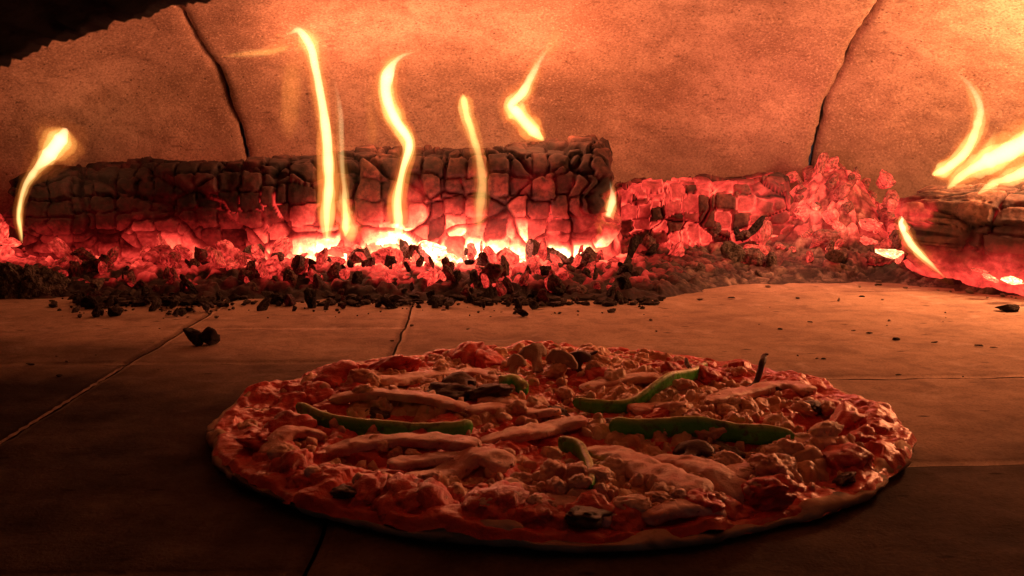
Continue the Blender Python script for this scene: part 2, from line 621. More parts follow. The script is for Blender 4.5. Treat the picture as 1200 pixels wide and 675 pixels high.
# the big log
LB0, LB1 = at(36, 254, 1.005), at(708, 236, 1.02)


def heat_big(P, crack, rnd):
    x, z = P[:, 0], P[:, 2]
    core = np.exp(-((x - (-.055)) / .155) ** 2)
    top = .060 + .020 * core + .012 * fbm(P * 14, 81, 3)       # how high the glow has crept up the face
    h = (1 - ss(top - .034, top + .026, z)) * (.50 + .24 * core)
    h = h * (.42 + 1.1 * rnd) * (1 - .5 * crack)
    # scattered hot blocks and gaps higher on the face
    spots = ss(.15, .6, fbm(P * 30, 90, 2)) * ss(.1, .6, crack) * .56 * (1 - ss(.07, .115, z))
    warm = ss(.2, .8, fbm(P * 17, 95, 3)) * .40 * (1 - ss(.075, .12, z)) * ss(-.34, -.22, x)
    endr = ss(.262, .31, x) * (1 - ss(.09, .15, z)) * .44
    h = h + .30 * core * (1 - ss(.022, .046, z))
    h = h * (.78 + .22 * ss(-.43, -.30, x))
    spots = spots * ss(-.36, -.22, x)
    wide = np.exp(-((x + .03) / .30) ** 2)
    block = ss(.52, .78, rnd + .12 * fbm(P * 20, 97, 2)) * .40 * wide * (1 - ss(.085, .125, z)) * (1 - .6 * crack)
    h = np.maximum(h, block)
    return np.maximum.reduce([h, spots, warm, endr])


lg = put_log('burning_log', CHAR, LB0, LB1, .043, .062, 4, heat_big)
tag(lg, 'long blackened log with blocky charred cracks lying across the back of the oven', 'log')


# glowing remains of a burnt-through log behind the heap
def heat_mid(P, crack, rnd):
    x, z = P[:, 0], P[:, 2]
    edge = crack * (1 - crack) * 4                      # the lips of the cracks burn hottest
    h = .47 + .06 * fbm(P * 20, 101, 3) + .16 * edge - .20 * ss(.8, 1.0, crack) - .34 * ss(.50, .72, rnd + .10 * fbm(P * 16, 104, 2))
    h = h + .10 * (1 - ss(.02, .06, z)) - .18 * ss(.2, .6, fbm(P * 22, 103, 2))
    return h


lg2 = put_log('burning_log', CHAR, at(722, 262, 1.075), at(912, 258, 1.06), .047, .046, 23, heat_mid, cell=(.017, .014), nu=200, nv=210, depth=.009)
tag(lg2, 'short red glowing remains of a log cracked into squares behind the long log', 'log')


# log at the right edge
def heat_right(P, crack, rnd):
    x, z = P[:, 0], P[:, 2]
    h = (1 - ss(.016, .066, z + .014 * fbm(P * 18, 111, 3))) * .56
    sp = ss(.2, .8, fbm(P * 28, 112, 3)) * .50 * (1 - ss(.065, .095, z))
    endl = (1 - ss(.355, .375, x)) * .5 * (1 - ss(.07, .1, z))
    return np.maximum.reduce([h, sp, endl])


lg3 = put_log('burning_log', CHAR_PALE, at(1078, 268, .93), at(1365, 300, .80), .043, .054, 61, heat_right,
              cell=(.075, .020), sq=2.4, depth=.0035, ragged=.016, grain=.0016)
tag(lg3, 'half burnt brown log at the right edge under leaping yellow flames', 'log')


# ------------------------------------------------------------------ coals
def bed_fields(X, Y):
    """bank of ash and broken embers: height, heat, crack, tone"""
    X, Y = np.asarray(X, float), np.asarray(Y, float)
    P = np.stack([X, Y, 0 * X], 1)
    edge = .826 + .022 * fbm(P * 9, 7, 3) + .010 * fbm(P * 40, 9, 2) + .085 * ss(.08, .24, X) - .10 * ss(.33, .5, X)
    d = Y - edge
    f1, f2, cid = worley(P * np.array([78, 78, 1]) + np.stack([fbm(P * 50, 4, 2), fbm(P * 50, 6, 2), 0 * X], 1) * .3, 5, .4)
    g1, g2, gid = worley(P * np.array([170, 170, 1]), 15, .4)
    lump = np.sqrt(np.clip(1 - f1 * f1 * 1.5, 0, 1)) * (.3 + .7 * cid) * .0085 + np.sqrt(np.clip(1 - g1 * g1 * 1.5, 0, 1)) * gid * .005
    body = ss(0, .09, d)
    heap = .082 * np.exp(-((X - .350) / .066) ** 2 - ((Y - 1.07) / .06) ** 2) + .018 * np.exp(-((X - .25) / .10) ** 2 - ((Y - 1.06) / .07) ** 2)
    z = -.004 + .011 * body + heap + lump * ss(-.004, .03, d) * (1 - .15 * ss(.10, .2, X)) + .003 * ss(-.012, .004, d)
    core = np.exp(-((X + .055) / .145) ** 2)
    lf = 1 - ss(.10, .17, X)
    h = (.48 + .52 * core) * ss(.050, .118, d) * lf - .08 + .30 * (cid - .45) * ss(.02, .06, d) + .12 * fbm(P * 25, 8, 2) * ss(.02, .08, d)
    h = np.maximum(h, (.34 + .14 * core + .10 * gid) * ss(.50, .75, cid + .25 * fbm(P * 30, 12, 2)) * ss(.012, .05, d) * (.65 + .35 * lf))
    h = np.maximum(h, (.50 + .24 * (cid - .5)) * ss(.008, .025, heap))
    crack = (1 - ss(0, .22, f2 - f1)) * .8
    return z, h * (1 - .35 * crack), crack, (.3 + .7 * gid) * (.15 + .85 * ss(.08, .22, X))


def bed_z(x, y):
    return float(bed_fields(np.array([x]), np.array([y]))[0][0])


def lump_mesh(seed, sub=4, facets=1.0, rough=1.0):
    bm = bmesh.new()
    bmesh.ops.create_icosphere(bm, subdivisions=sub, radius=1.0)
    V = np.array([v.co[:] for v in bm.verts])
    rs = np.random.RandomState(seed)
    # cut by random planes: broken, angular charcoal
    for k in range(int(13 * facets)):
        d = rs.normal(size=3); d /= np.linalg.norm(d)
        c = rs.uniform(.34, .80)
        s = V @ d
        V = V - np.outer(np.clip(s - c, 0, None) * .88, d)
    f1, f2, cid = worley(V * 2.0 + seed, seed, .3)
    crack = 1 - ss(0, .12, f2 - f1)
    n = V / np.linalg.norm(V, axis=1)[:, None]
    V = V + n * (.07 * fbm(V * 1.7, seed, 3) + .035 * rough * fbm(V * 6, seed + 4, 3) - .05 * crack * rough + .10 * (cid - .5))[:, None]
    V *= np.array([1, rs.uniform(.65, 1), rs.uniform(.55, .9)])
    for v, p in zip(bm.verts, V): v.co = p
    me = bpy.data.meshes.new('coal')
    bm.to_mesh(me); bm.free()
    me.materials.append(COAL)
    me.polygons.foreach_set('use_smooth', [True] * len(me.polygons))
    return me


LUMPS = [lump_mesh(s) for s in range(1, 13)]
ROUND = [lump_mesh(s + 40, 4, .5, .6) for s in range(3)]


def coal(loc, r, heat, ash, label, group, cat='coal', name='glowing_coal', me=None, stretch=(1, 1, 1), rot=None):
    o = bpy.data.objects.new(name, me or random.choice(LUMPS))
    C.objects.link(o)
    o.location = loc
    o.rotation_euler = rot or (random.uniform(0, 6.28), random.uniform(0, 6.28), random.uniform(0, 6.28))
    if me is None and stretch == (1, 1, 1): stretch = (random.uniform(.8, 1.3), random.uniform(.7, 1.1), random.uniform(.65, 1.0)) if 'heap' in label else (random.uniform(.7, 1.6), random.uniform(.6, 1.15), random.uniform(.5, 1.0))
    o.scale = (r * stretch[0], r * stretch[1], r * stretch[2])
    o['glow'], o['ash'] = float(heat), float(ash)
    tag(o, label, cat, group)
    return o


# (a) the heap between the two logs: bright salmon lumps piled against the dome
def heap_height(x, y):
    # ridge with its crest near x=.36
    a = math.exp(-((x - .352) / .085) ** 2) * .098 + math.exp(-((x - .245) / .10) ** 2) * .045
    return a * math.exp(-((y - 1.06) / .10) ** 2)


HL = 'glowing salmon red coal in the heap between the logs'
HG = 'red coals heaped between the logs'
for k in range(96):
    x = random.gauss(.335, .062); y = random.uniform(.955, 1.10)
    if x < .225 or x > .455: continue
    cold = y < .985 and random.random() < .45
    hgt = heap_height(x, y)
    r = random.choice([random.uniform(.005, .010), random.uniform(.007, .013), random.uniform(.012, .021)])
    lift = bed_z(x, y) + random.uniform(.0, .45) * r
    coal((x, y, max(lift, r * .55)), r, random.uniform(.10, .32) if cold else random.choice([random.uniform(.30, .48), random.uniform(.46, .68)]),
         random.uniform(.4, .8), *(('dull dark coal at the front foot of the red heap between the logs', 'dull coals at the foot of the red heap') if cold else (HL, HG)))
# crest lumps seen against the dome
for (px, py, Y, rp, hh) in [(973, 192, 1.07, 16, .50), (966, 208, 1.07, 18, .58), (925, 208, 1.08, 14, .50), (955, 222, 1.06, 16, .56), (992, 222, 1.05, 18, .57), (1040, 210, 1.03, 19, .56),
                            (1012, 235, 1.05, 20, .6), (905, 225, 1.08, 13, .46), (1046, 240, 1.01, 14, .57), (940, 250, 1.03, 19, .62), (975, 255, 1.01, 20, .62), (1020, 262, 1.0, 18, .66)]:
    q = at(px, py, Y); r = rp / F * Y
    coal(q, r, hh, .6, HL, HG)
    while q.z - r * 1.0 > bed_z(q.x, q.y):
        q = q + Vector((random.uniform(-.3, .3) * r, -.2 * r, -1.25 * r))
        coal(q, r * random.uniform(.85, 1.1), hh - random.uniform(-.04, .14), .6, HL, HG)
for (px, py, Y, rp, hh, lab) in [(1004, 300, .985, 15, .12, 'round grey ash coated coal at the foot of the red heap'),
                                 (978, 296, .985, 15, .66, 'bright red coal beside the round grey ash coated coal')]:
    coal(at(px, py, Y), rp / F * Y, hh, .7, lab, None, me=ROUND[0], stretch=(.85, .8, 1.25), rot=(0, .1, .3))
coal(at(1042, 297, .955), .014, .92, .5, 'yellow hot coal against the left end of the right log', None, stretch=(1.3, 1, .6), rot=(0, .3, 0))

# (b) the glowing bed under and before the long log
BL, BG = 'glowing red coal in the bed along the long log', 'glowing coals along the long log'
for k in range(190):
    px = random.uniform(60, 720)
    t = random.random()
    Y = .952 - .125 * t
    x = (px - 600) / F * Y
    mid = math.exp(-((px - 500) / 190) ** 2)
    r = random.choice([random.uniform(.004, .008), random.uniform(.006, .013), random.uniform(.010, .016)]) * (1.1 - .3 * t)
    heat = (.44 + .22 * mid) * (1 - .35 * t * t) + random.uniform(-.14, .10)
    if random.random() < .25 + .3 * t: heat *= .3
    z = max(0, bed_z(x, Y)) + r * random.uniform(.15, .6) + (1 - t) * random.uniform(0, .010)
    coal((x, Y, z), r, max(heat, 0.0), random.uniform(.1, .6), *((BL, BG) if heat > .26 else ('dark half burnt coal among the red coals along the long log', 'dark coals along the long log')))
# named larger ones
for (px, py, Y, rp, hh, st, lab) in [
        (395, 322, .90, 20, .55, (1.5, 1, .8), 'large dull red coal below the tallest flame'),
        (490, 328, .885, 17, .60, (.8, .8, 1.2), 'upright rounded pink coal under the white hot gap'),
        (428, 330, .88, 15, .58, (1.3, 1, .7), 'flat pink coal beside the large dull red coal'),
        (163, 318, .925, 20, .56, (1.1, 1, .9), 'orange glowing coal below the dark left half of the long log'),
        (790, 300, .985, 20, .54, (1.3, .9, .8), 'pink glowing coal on the ash right of the long log'),
        (345, 318, .905, 15, .60, (1.2, 1, .9), 'pink glowing coal left of the large dull red coal')]:
    coal(at(px, py, Y), rp / F * Y, hh, .45, lab, None, stretch=st)
# white hot pieces in the gap under the log
WL, WG = 'white hot coal in the gap under the middle of the long log', 'white hot coals under the long log'
for px, py, rp in [(455, 302, 17), (485, 298, 18), (512, 293, 20), (528, 302, 14), (560, 303, 18), (585, 305, 16), (608, 308, 17), (625, 310, 13), (420, 305, 13), (355, 305, 13), (385, 303, 15)]:
    coal(at(px, py, .945), rp / F * .945, random.uniform(.86, 1.0), .4, WL, WG, stretch=(1.2, .8, .6), rot=(0, random.uniform(-.3, .3), random.uniform(0, 6)))
# left end behind the log's end
for px, py, rp, hh in [(8, 300, 20, .62), (-12, 285, 20, .5), (22, 312, 12, .5), (2, 272, 15, .58), (14, 284, 13, .66), (-8, 258, 16, .5), (6, 316, 13, .55)]:
    coal(at(px, py, .98), rp / F * .98, hh, .5, 'orange red coal at the left end of the long log', 'coals at the left end of the long log')
# (c) black crumbs of charcoal along the front edge of the bed
DL, DG = 'small black charcoal crumb along the front edge of the bed', 'black charcoal crumbs before the coals'
for k in range(120):
    px = random.choice([random.uniform(90, 270), random.uniform(300, 760), random.uniform(420, 740)])
    front = 372 - 10 * ss(250, 420, px) + (-8 if px > 650 else 0)
    py = front - abs(random.gauss(0, 1)) * 17
    p = fl(px, py)
    r = random.uniform(.0035, .0092)
    coal(Vector((p.x, p.y, max(0, bed_z(p.x, p.y)) + r * .45)), r, random.choice([0, 0, 0, 0, .05, .1]), random.uniform(0, .2), DL, DG, name='charcoal_crumb', cat='charcoal')
# the clump at the left edge
AG = 'dark ash clump at the left edge'
def furry():
    me = lump_mesh(77, 6, .5, .6)
    V = np.zeros(len(me.vertices) * 3); me.vertices.foreach_get('co', V); V = V.reshape(-1, 3)
    n = V / np.linalg.norm(V, axis=1)[:, None]
    V = V + n * (.10 * fbm(V * 9, 5, 4) + .10 * np.abs(fbm(V * 4, 6, 3)))[:, None]
    me.vertices.foreach_set('co', V.ravel()); me.update()
    return me
coal(at(30, 345, .84), .033, 0, .30, 'big dark furry lump of ash and charcoal at the left edge', None, 'charcoal', 'charcoal_lump', me=furry(), stretch=(1.05, .85, 1.15), rot=(0, 0, .3))
coal(at(100, 358, .82), .015, .0, .2, 'dark charcoal piece between the furry lump and the red coals', None, 'charcoal', 'charcoal_lump')
coal(at(98, 335, .86), .014, .30, .3, 'dull red coal just right of the furry lump', None)
coal(at(135, 325, .90), .014, .0, .75, 'pale ash coated coal behind the dark charcoal piece', None)
# the lone lump on the bare floor: two joined nubs in one mesh
def lone_lump():
    a = bmesh.new()
    for dx, s, sc in ((-.0040, 0, .0098), (.0048, 2, .0092)):
        t = bmesh.new(); t.from_mesh(LUMPS[s])
        bmesh.ops.scale(t, vec=(sc, sc, sc * 1.35), verts=t.verts)
        bmesh.ops.translate(t, vec=(dx, 0, sc * .62), verts=t.verts)
        m = bpy.data.meshes.new('x'); t.to_mesh(m); t.free(); a.from_mesh(m)
    me = bpy.data.meshes.new('charcoal_lump'); a.to_mesh(me); a.free()
    o = link('charcoal_lump', me, COAL)
    o.location = fl(236, 404)
    o['glow'], o['ash'] = 0.0, 0.0
    tag(o, 'small black charcoal lump alone on the bare floor left of the pizza', 'charcoal')
lone_lump()
coal(fl(612, 371) + Vector((0, 0, .003)), .0065, .0, .05, 'black charcoal chip fallen in front of the crumb line', None, 'charcoal', 'charcoal_crumb')

# grey ash lumps and a leaning flake right of the log
coal(at(866, 305, .965), .021, .06, .62, 'leaning grey ash covered flake before the red heap', None, 'ash flake', 'ash_flake', stretch=(1.1, .35, 1.15), rot=(.25, .75, .2))
for px, py, Y, rp, hh in [(740, 318, .93, 18, .12), (775, 326, .92, 13, .05), (820, 322, .93, 14, .05), (905, 310, .96, 14, .08), (930, 312, .96, 13, .1), (890, 322, .94, 11, .0),
                          (700, 318, .93, 15, .28), (760, 285, .99, 14, .18), (835, 268, 1.02, 15, .2), (870, 275, 1.0, 12, .1)]:
    coal(at(px, py, Y), rp / F * Y, hh, .45, 'grey ash dusted coal between the long log and the red heap', 'ash dusted coals before the red heap')
for px, py, Y, rp in [(742, 287, .975, 13), (765, 292, .97, 10), (888, 262, 1.0, 12), (865, 274, 1.0, 9)]:
    coal(at(px, py, Y), rp / F * Y, 0, .05, 'black charcoal piece on the ash right of the long log', 'black pieces right of the long log', 'charcoal', 'charcoal_crumb', stretch=(1.6, .8, .8))
# before the right log
for px, py, Y, rp, hh in [(1185, 328, .80, 15, .95), (1160, 325, .82, 10, .8), (1150, 318, .83, 9, .6), (1215, 335, .79, 14, .9)]:
    coal(at(px, py, Y), rp / F * Y, hh, .4, 'yellow hot coal under the right log', 'hot coals under the right log', stretch=(1.5, .8, .6), rot=(0, .25, .2))
coal(at(1185, 360, .76), .009, 0, .1, 'black charcoal bit on the floor below the right log', None, 'charcoal', 'charcoal_crumb', stretch=(1.7, 1, .6), rot=(0, 0, 0))


# (d) fine ash and grit: nobody could count it
def grit(name, label, n, spots, rmin, rmax, mat, cat):
    V, Fc = [], []
    bm = bmesh.new(); bmesh.ops.create_icosphere(bm, subdivisions=1, radius=1)
    bv = np.array([v.co[:] for v in bm.verts]); bf = [[v.index for v in f.verts] for f in bm.faces]; bm.free()
    for k in range(n):
        c = spots()
        r = random.uniform(rmin, rmax) * random.choice([.6, 1, 1, 1.5])
        if c[1] < .78: r *= .45
        v = bv * (1 + RS.uniform(-.35, .35, len(bv)))[:, None] * r * np.array([random.uniform(.8, 1.8), random.uniform(.7, 1.2), random.uniform(.5, .9)])
        t = random.uniform(0, 6.28); ct, st = math.cos(t), math.sin(t)
        v = np.stack([v[:, 0] * ct - v[:, 1] * st, v[:, 0] * st + v[:, 1] * ct, v[:, 2]], 1)
        o = len(V) * len(bv)
        V.append(v + np.array(c) + np.array((0, 0, r * .35)))
        Fc += [[i + o for i in f] for f in bf]
    o = link(name, mesh(name, np.vstack(V), Fc), mat, smooth=False)
    tag(o, label, cat, kind='stuff')
    return o


def sp_front():
    px = random.choice([random.uniform(60, 780), random.uniform(380, 760), random.uniform(90, 260)])
    py = 358 - abs(random.gauss(0, 14)) + random.choice([0, 0, 0, random.uniform(0, 16)])
    p = fl(px, py); return (p.x, p.y, 0)


def sp_right():
    if random.random() < .07:
        p = fl(random.uniform(60, 1230), 335 + 110 * random.random() ** 1.6)
        return (p.x, p.y, 0)
    px = random.uniform(700, 1230)
    py = 312 + 26 * ss(960, 1230, px) + random.gauss(0, 8)
    p = fl(px, py); return (p.x, p.y, 0)


GRIT = mat_simple('charcoal_grit', (.012, .010, .009), (.05, .04, .034), 90, .95, .2)
ASHM = mat_simple('wood_ash', (.10, .085, .07), (.26, .22, .18), 60, .98, .1)
grit('charcoal_grit', 'fine black charcoal grit scattered before the coals', 1300, sp_front, .0010, .0034, GRIT, 'charcoal grit')
grit('ash_grit', 'fine grey ash and cinders scattered at the foot of the red heap and over the floor', 640, sp_right, .0008, .0026, ASHM, 'ash')


def ash_bank():
    nx, ny = 620, 170
    X, Y = np.meshgrid(np.linspace(-.62, .60, nx), np.linspace(.78, 1.12, ny), indexing='ij')
    X, Y = X.ravel(), Y.ravel()
    z, h, crack, tone = bed_fields(X, Y)
    o = link('ember_bed', mesh('ember_bed', np.stack([X, Y, z], 1), grid_faces(nx, ny), glow=np.clip(h, 0, 1), crack=crack, rnd=tone), BED)
    tag(o, 'bank of ash and broken embers the glowing coals lie in', 'embers', kind='stuff')


BED = mat_char('ash_and_embers', 1.0, (.30, .25, .20))
ash_bank()

# loose crumbs on the bare floor
CR = 'tiny dark crumb on the bare floor behind the pizza'
for px, py, r in [(1050, 398, .0024), (1018, 391, .0022), (1000, 388, .0013), (914, 386, .0016), (858, 350, .0028), (1095, 402, .0018), (1148, 406, .0022), (950, 378, .0016),
                  (965, 421, .0014), (1053, 440, .0013), (820, 352, .003), (36, 428, .0026), (70, 441, .0018), (460, 400, .0016), (1165, 408, .0016), (1010, 348, .0022), (935, 350, .002)]:
    coal(fl(px, py) + Vector((0, 0, r * .3)), r, 0, .0, CR, 'crumbs on the bare floor', 'crumb', 'charcoal_crumb', stretch=(1.6, 1, .5), rot=(0, 0, random.uniform(-.5, .5)))


# ------------------------------------------------------------------ flames: bodies of glowing gas
def catmull(pts, n):
    pts = np.array(pts, float)
    P = np.vstack([2 * pts[0] - pts[1], pts, 2 * pts[-1] - pts[-2]])
    m = len(pts) - 1
    out = []
    for t in np.linspace(0, m, n):
        i = min(int(t), m - 1); f = t - i
        a, b, c, d = P[i:i + 4]
        out.append(.5 * (2 * b + (c - a) * f + (2 * a - 5 * b + 4 * c - d) * f * f + (3 * b - a - 3 * c + d) * f ** 3))
    return np.array(out)


def flame_mat(name, col0, col1, s0, s1, axis=2, flip=False, mid=None):
    m = bpy.data.materials.new(name)
    m.use_nodes = True
    t = m.node_tree; t.nodes.clear()
    out = t.nodes.new('ShaderNodeOutputMaterial')
    em = t.nodes.new('ShaderNodeEmission')
    tc = t.nodes.new('ShaderNodeTexCoord')
    sp = t.nodes.new('ShaderNodeSeparateXYZ')
    t.links.new(tc.outputs['Generated'], sp.inputs[0])
    rp = t.nodes.new('ShaderNodeValToRGB')
    e = rp.color_ramp.elements
    stops = [(0, (*col0, 1)), (1, (*col1, 1))]
    for k, (p, c) in enumerate(stops): e[k].position, e[k].color = (1 - p if flip else p), c
    rs = t.nodes.new('ShaderNodeValToRGB')
    e = rs.color_ramp.elements
    mx = max(s0, s1, mid or 0)
    vals = [s0, s1] if mid is None else [s0, mid, s1]
    while len(e) < len(vals): e.new(.5)
    vv = vals[::-1] if flip else vals
    for k, v in enumerate(vv):
        e[k].position = k / (len(vv) - 1)
        e[k].color = (v / mx,) * 3 + (1,)
    mu = t.nodes.new('ShaderNodeMath'); mu.operation = 'MULTIPLY'; mu.inputs[1].default_value = mx
    t.links.new(sp.outputs[axis], rp.inputs[0]); t.links.new(sp.outputs[axis], rs.inputs[0])
    t.links.new(rs.outputs[0], mu.inputs[0]); t.links.new(rp.outputs[0], em.inputs[0]); t.links.new(mu.outputs[0], em.inputs[1])
    t.links.new(em.outputs[0], out.inputs['Volume'])
    return m


def flame_tube(name, pts, rads, mat, parent=None, n=56, m=20, deep=.75, grow=1.0, seed=0, blunt=False):
    P = catmull(pts, n)
    r = np.interp(np.linspace(0, 1, n), np.linspace(0, 1, len(rads)), rads)
    k = np.ones(7) / 7
    r = np.convolve(np.pad(r, 3, 'edge'), k, 'valid') * grow
    s = np.linspace(0, 1, n)
    ns = fbm(np.stack([s * 9, 0 * s + seed, 0 * s], 1), int(abs(seed)), 3)
    ns2 = fbm(np.stack([s * 26, 0 * s + seed + 4, 0 * s], 1), int(abs(seed)) + 3, 2)
    r = r * (1 + .22 * ns + .07 * ns2) * np.sqrt(np.clip(s * 9, 0, 1)) * (np.sqrt(np.clip((1 - s) * 9, 0, 1)) if blunt else np.clip((1 - s) * 4, 0, 1) ** .8) + .0002
    P = P + np.stack([.0012 * fbm(np.stack([s * 6, 0 * s + seed + 9, 0 * s], 1), 5, 2), 0 * s, 0 * s], 1)
    T = np.gradient(P, axis=0); T /= np.linalg.norm(T, axis=1)[:, None]
    V = []
    for i in range(n):
        t = Vector(T[i]); fwd = Vector((0, 1, 0))
        sd = t.cross(fwd).normalized(); fw = sd.cross(t).normalized()
        for j in range(m):
            a = 2 * math.pi * j / m
            w = 1 + .10 * math.sin(2 * a + s[i] * 9 + seed)
            V.append(Vector(P[i]) + sd * (r[i] * math.cos(a) * w) + fw * (r[i] * deep * math.sin(a) * w))
    Fc = grid_faces(n, m, True)
    Fc.append(list(range(m))[::-1]); Fc.append([(n - 1) * m + j for j in range(m)])
    me = mesh(name, V, Fc)
    o = link(name, me, mat, parent)
    return o


YEL, ORA, WHI = (1.0, .60, .17), (1.0, .30, .05), (1.0, .80, .46)


def flame(label, path, Y, core=(260, 260, 160), mantle=(16, 5), grow=2.0, axis=2, flip=False, col=(YEL, WHI), group=None, Y1=None, corer=1.0, mcol=ORA, blunt=False):
    """path: (px, py, half width px) from root to tip"""
    Y1 = Y1 or Y
    n = len(path)
    Ys = [Y + (Y1 - Y) * k / (n - 1) for k in range(n)]
    pts = [at(p[0], p[1], y) for p, y in zip(path, Ys)]
    rad = [p[2] * 1.05 / F * y for p, y in zip(path, Ys)]
    seed = path[0][0]
    tail = Vector(pts[-1]) + (Vector(pts[-1]) - Vector(pts[-2])) * .55
    lo, mi, hi = core
    RED = (1.0, .20, .03)
    big = 1.75 if lo > 60 or hi > 60 else 1.4
    o = flame_tube('flame', pts + [tail], rad + [rad[-1] * .7], flame_mat('flame_mantle', RED, RED, lo * .016, hi * .012, axis, flip, mi * .016), None, grow=big, seed=seed + 3, blunt=blunt)
    tag(o, label, 'flame', group)
    for nm, g, k, cc in (('flame_fringe', 1.36, .040, (RED, ORA)), ('flame_sheath', 1.02, .11, (ORA, (1, .42, .08))), ('flame_body', .74, .28, (YEL, YEL)), ('flame_core', .46, .72, col)):
        if lo < 60 and nm in ('flame_core',): continue
        if lo < 60: cc = (ORA, ORA)
        flame_tube(nm, pts, rad, flame_mat(nm, cc[0], cc[1], lo * k, hi * k, axis, flip, mi * k), o, grow=g * corer, seed=seed + int(g * 10), blunt=blunt)
    return o


flame('round headed flame curling up from the left end of the long log', [(25, 284, 3), (22, 250, 4), (28, 222, 4), (40, 202, 7), (55, 184, 13), (68, 168, 18), (78, 150, 16)], .935, (620, 260, 170), (22, 10), 1.45, blunt=True)
flame('tallest flame rising over the long log with a hooked tip', [(384, 290, 5), (384, 250, 10), (386, 215, 11), (383, 165, 9), (377, 120, 8), (369, 80, 8), (362, 52, 11), (350, 36, 12), (336, 40, 5)], .935, (330, 330, 190), (12, 9), 2.0)
flame('thin orange wisp just right of the tallest flame', [(403, 278, 8), (405, 255, 6), (404, 220, 4), (400, 170, 5), (396, 120, 6), (388, 80, 4)], .94, (330, 90, 18), (10, 3), 1.6)
flame('faint veil of flame left of the tallest flame', [(338, 165, 9), (341, 120, 12), (342, 85, 12), (348, 50, 10)], .97, (26, 50, 18), (4, 2), 1.5, col=(ORA, ORA))
flame('faint flat lick of flame along the dome beside the tallest flame', [(262, 66, 2), (290, 63, 4), (320, 60, 5), (345, 52, 4)], 1.0, (80, 110, 90), (6, 4), 1.8, axis=0, col=(ORA, ORA))
flame('S shaped flame over the middle of the long log', [(468, 280, 11), (467, 262, 10), (466, 235, 8), (473, 200, 6), (479, 168, 9), (464, 142, 12), (454, 112, 11), (455, 85, 11), (466, 68, 10), (486, 60, 5)], .935, (360, 380, 200), (14, 9), 1.9)
flame('slim yellow flame with a rounded head between the S shaped and the bent flame', [(560, 276, 7), (562, 245, 8), (565, 210, 8), (559, 175, 7), (549, 145, 8), (545, 124, 8), (543, 110, 7)], .935, (75, 110, 330), (10, 6), 1.7, blunt=True, col=((1, .55, .14), YEL))
flame('sharply bent flame on top of the right half of the long log', [(638, 165, 9), (622, 150, 12), (607, 132, 13), (600, 123, 10), (614, 108, 9), (624, 88, 7), (634, 68, 6), (650, 52, 4)], 1.0, (420, 260, 45), (12, 5), 2.0)
flame('flame licking up the right end of the long log', [(694, 306, 5), (704, 282, 6), (711, 258, 7), (717, 235, 7), (716, 212, 3)], .965, (110, 330, 150), (18, 8), 1.9)
flame('white hot flame creeping down the left end of the right log', [(1056, 254, 5), (1059, 268, 6), (1068, 286, 6), (1084, 304, 5), (1108, 326, 4)], .885, (300, 420, 360), (18, 10), 1.8, axis=2, Y1=.845)
flame('tall curling flame on the right log', [(1092, 205, 8), (1110, 197, 11), (1130, 178, 10), (1145, 150, 10), (1147, 125, 9), (1135, 100, 7), (1112, 78, 5)], .90, (420, 200, 18), (14, 5), 2.4)
flame('broad flame sweeping right off the right log', [(1110, 222, 6), (1130, 203, 12), (1155, 190, 17), (1185, 176, 20), (1225, 150, 22), (1250, 110, 12)], .88, (260, 210, 120), (14, 8), 1.5)
flame('low flame sweeping right below the broad flame', [(1146, 228, 4), (1165, 215, 8), (1190, 206, 11), (1225, 190, 14), (1250, 170, 8)], .855, (260, 210, 120), (14, 8), 1.5)
flame('flame glimpsed at the right edge above the right log', [(1250, 240, 12), (1248, 190, 18), (1235, 120, 20), (1222, 60, 14), (1215, 20, 6)], .86, (150, 90, 30), (12, 8), 2.2)


flame('short orange flame joining the foot of the tallest flame', [(412, 284, 9), (410, 262, 10), (402, 240, 7), (399, 220, 4)], .93, (120, 150, 60), axis=2, col=(ORA, YEL))
flame('faint wisp just left of the S shaped flame at the top of the log', [(437, 170, 6), (436, 145, 6), (432, 118, 5), (434, 95, 4)], .96, (58, 50, 20), col=(ORA, ORA))
flame('faint glow of burning gas drifting off the hooked tip of the tallest flame', [(352, 40, 8), (338, 50, 11), (322, 58, 10), (300, 62, 6)], .97, (34, 30, 20), axis=0, col=(ORA, ORA))
flame('faint orange wisp rising off the tip of the sharply bent flame', [(640, 66, 6), (650, 48, 8), (652, 28, 7)], 1.0, (50, 40, 18), col=(ORA, ORA))
flame('small flame between the broad flame and the curling flame on the right log', [(1122, 214, 4), (1138, 200, 6), (1156, 178, 7), (1168, 150, 5)], .89, (160, 140, 60), col=(ORA, YEL))

# ------------------------------------------------------------------ pizza
PC = Vector((.0200, .4400, 0.0))
PR = .1460
pizza = bpy.data.objects.new('pizza', None)
pizza.location = PC
C.objects.link(pizza)
tag(pizza, 'thin round pizza with tomato, chicken, mushroom and green pepper on the oven floor', 'pizza')


def outline(th):
    q = np.stack([np.cos(th) * 1.6, np.sin(th) * 1.6, 0 * th + 3], 1)
    q2 = np.stack([np.cos(th) * 7, np.sin(th) * 7, 0 * th + 3], 1)
    return PR * (1.03 + .0 * th + .024 * fbm(q, 12, 2) + .012 * fbm(q2, 13, 3)) * (1 + .012 * np.cos(2 * th))


def crust_z(X, Y, s):
    """top of the dough; s = 0 centre .. 1 edge"""
    P = np.stack([X, Y, 0 * X], 1)
    rim = np.exp(-((s - .975) / .022) ** 2) * (.0006 + .0040 * np.clip(fbm(P * 34, 31, 3), -.3, 1) + .0012 * fbm(P * 150, 37, 2))
    return .0044 + rim + .0006 * fbm(P * 110, 32, 3)


def top_z(X, Y, s):
    P = np.stack([X, Y, 0 * X], 1)
    return .0064 + .0020 * fbm(P * 28, 33, 3) + .0016 * fbm(P * 75, 34, 2)


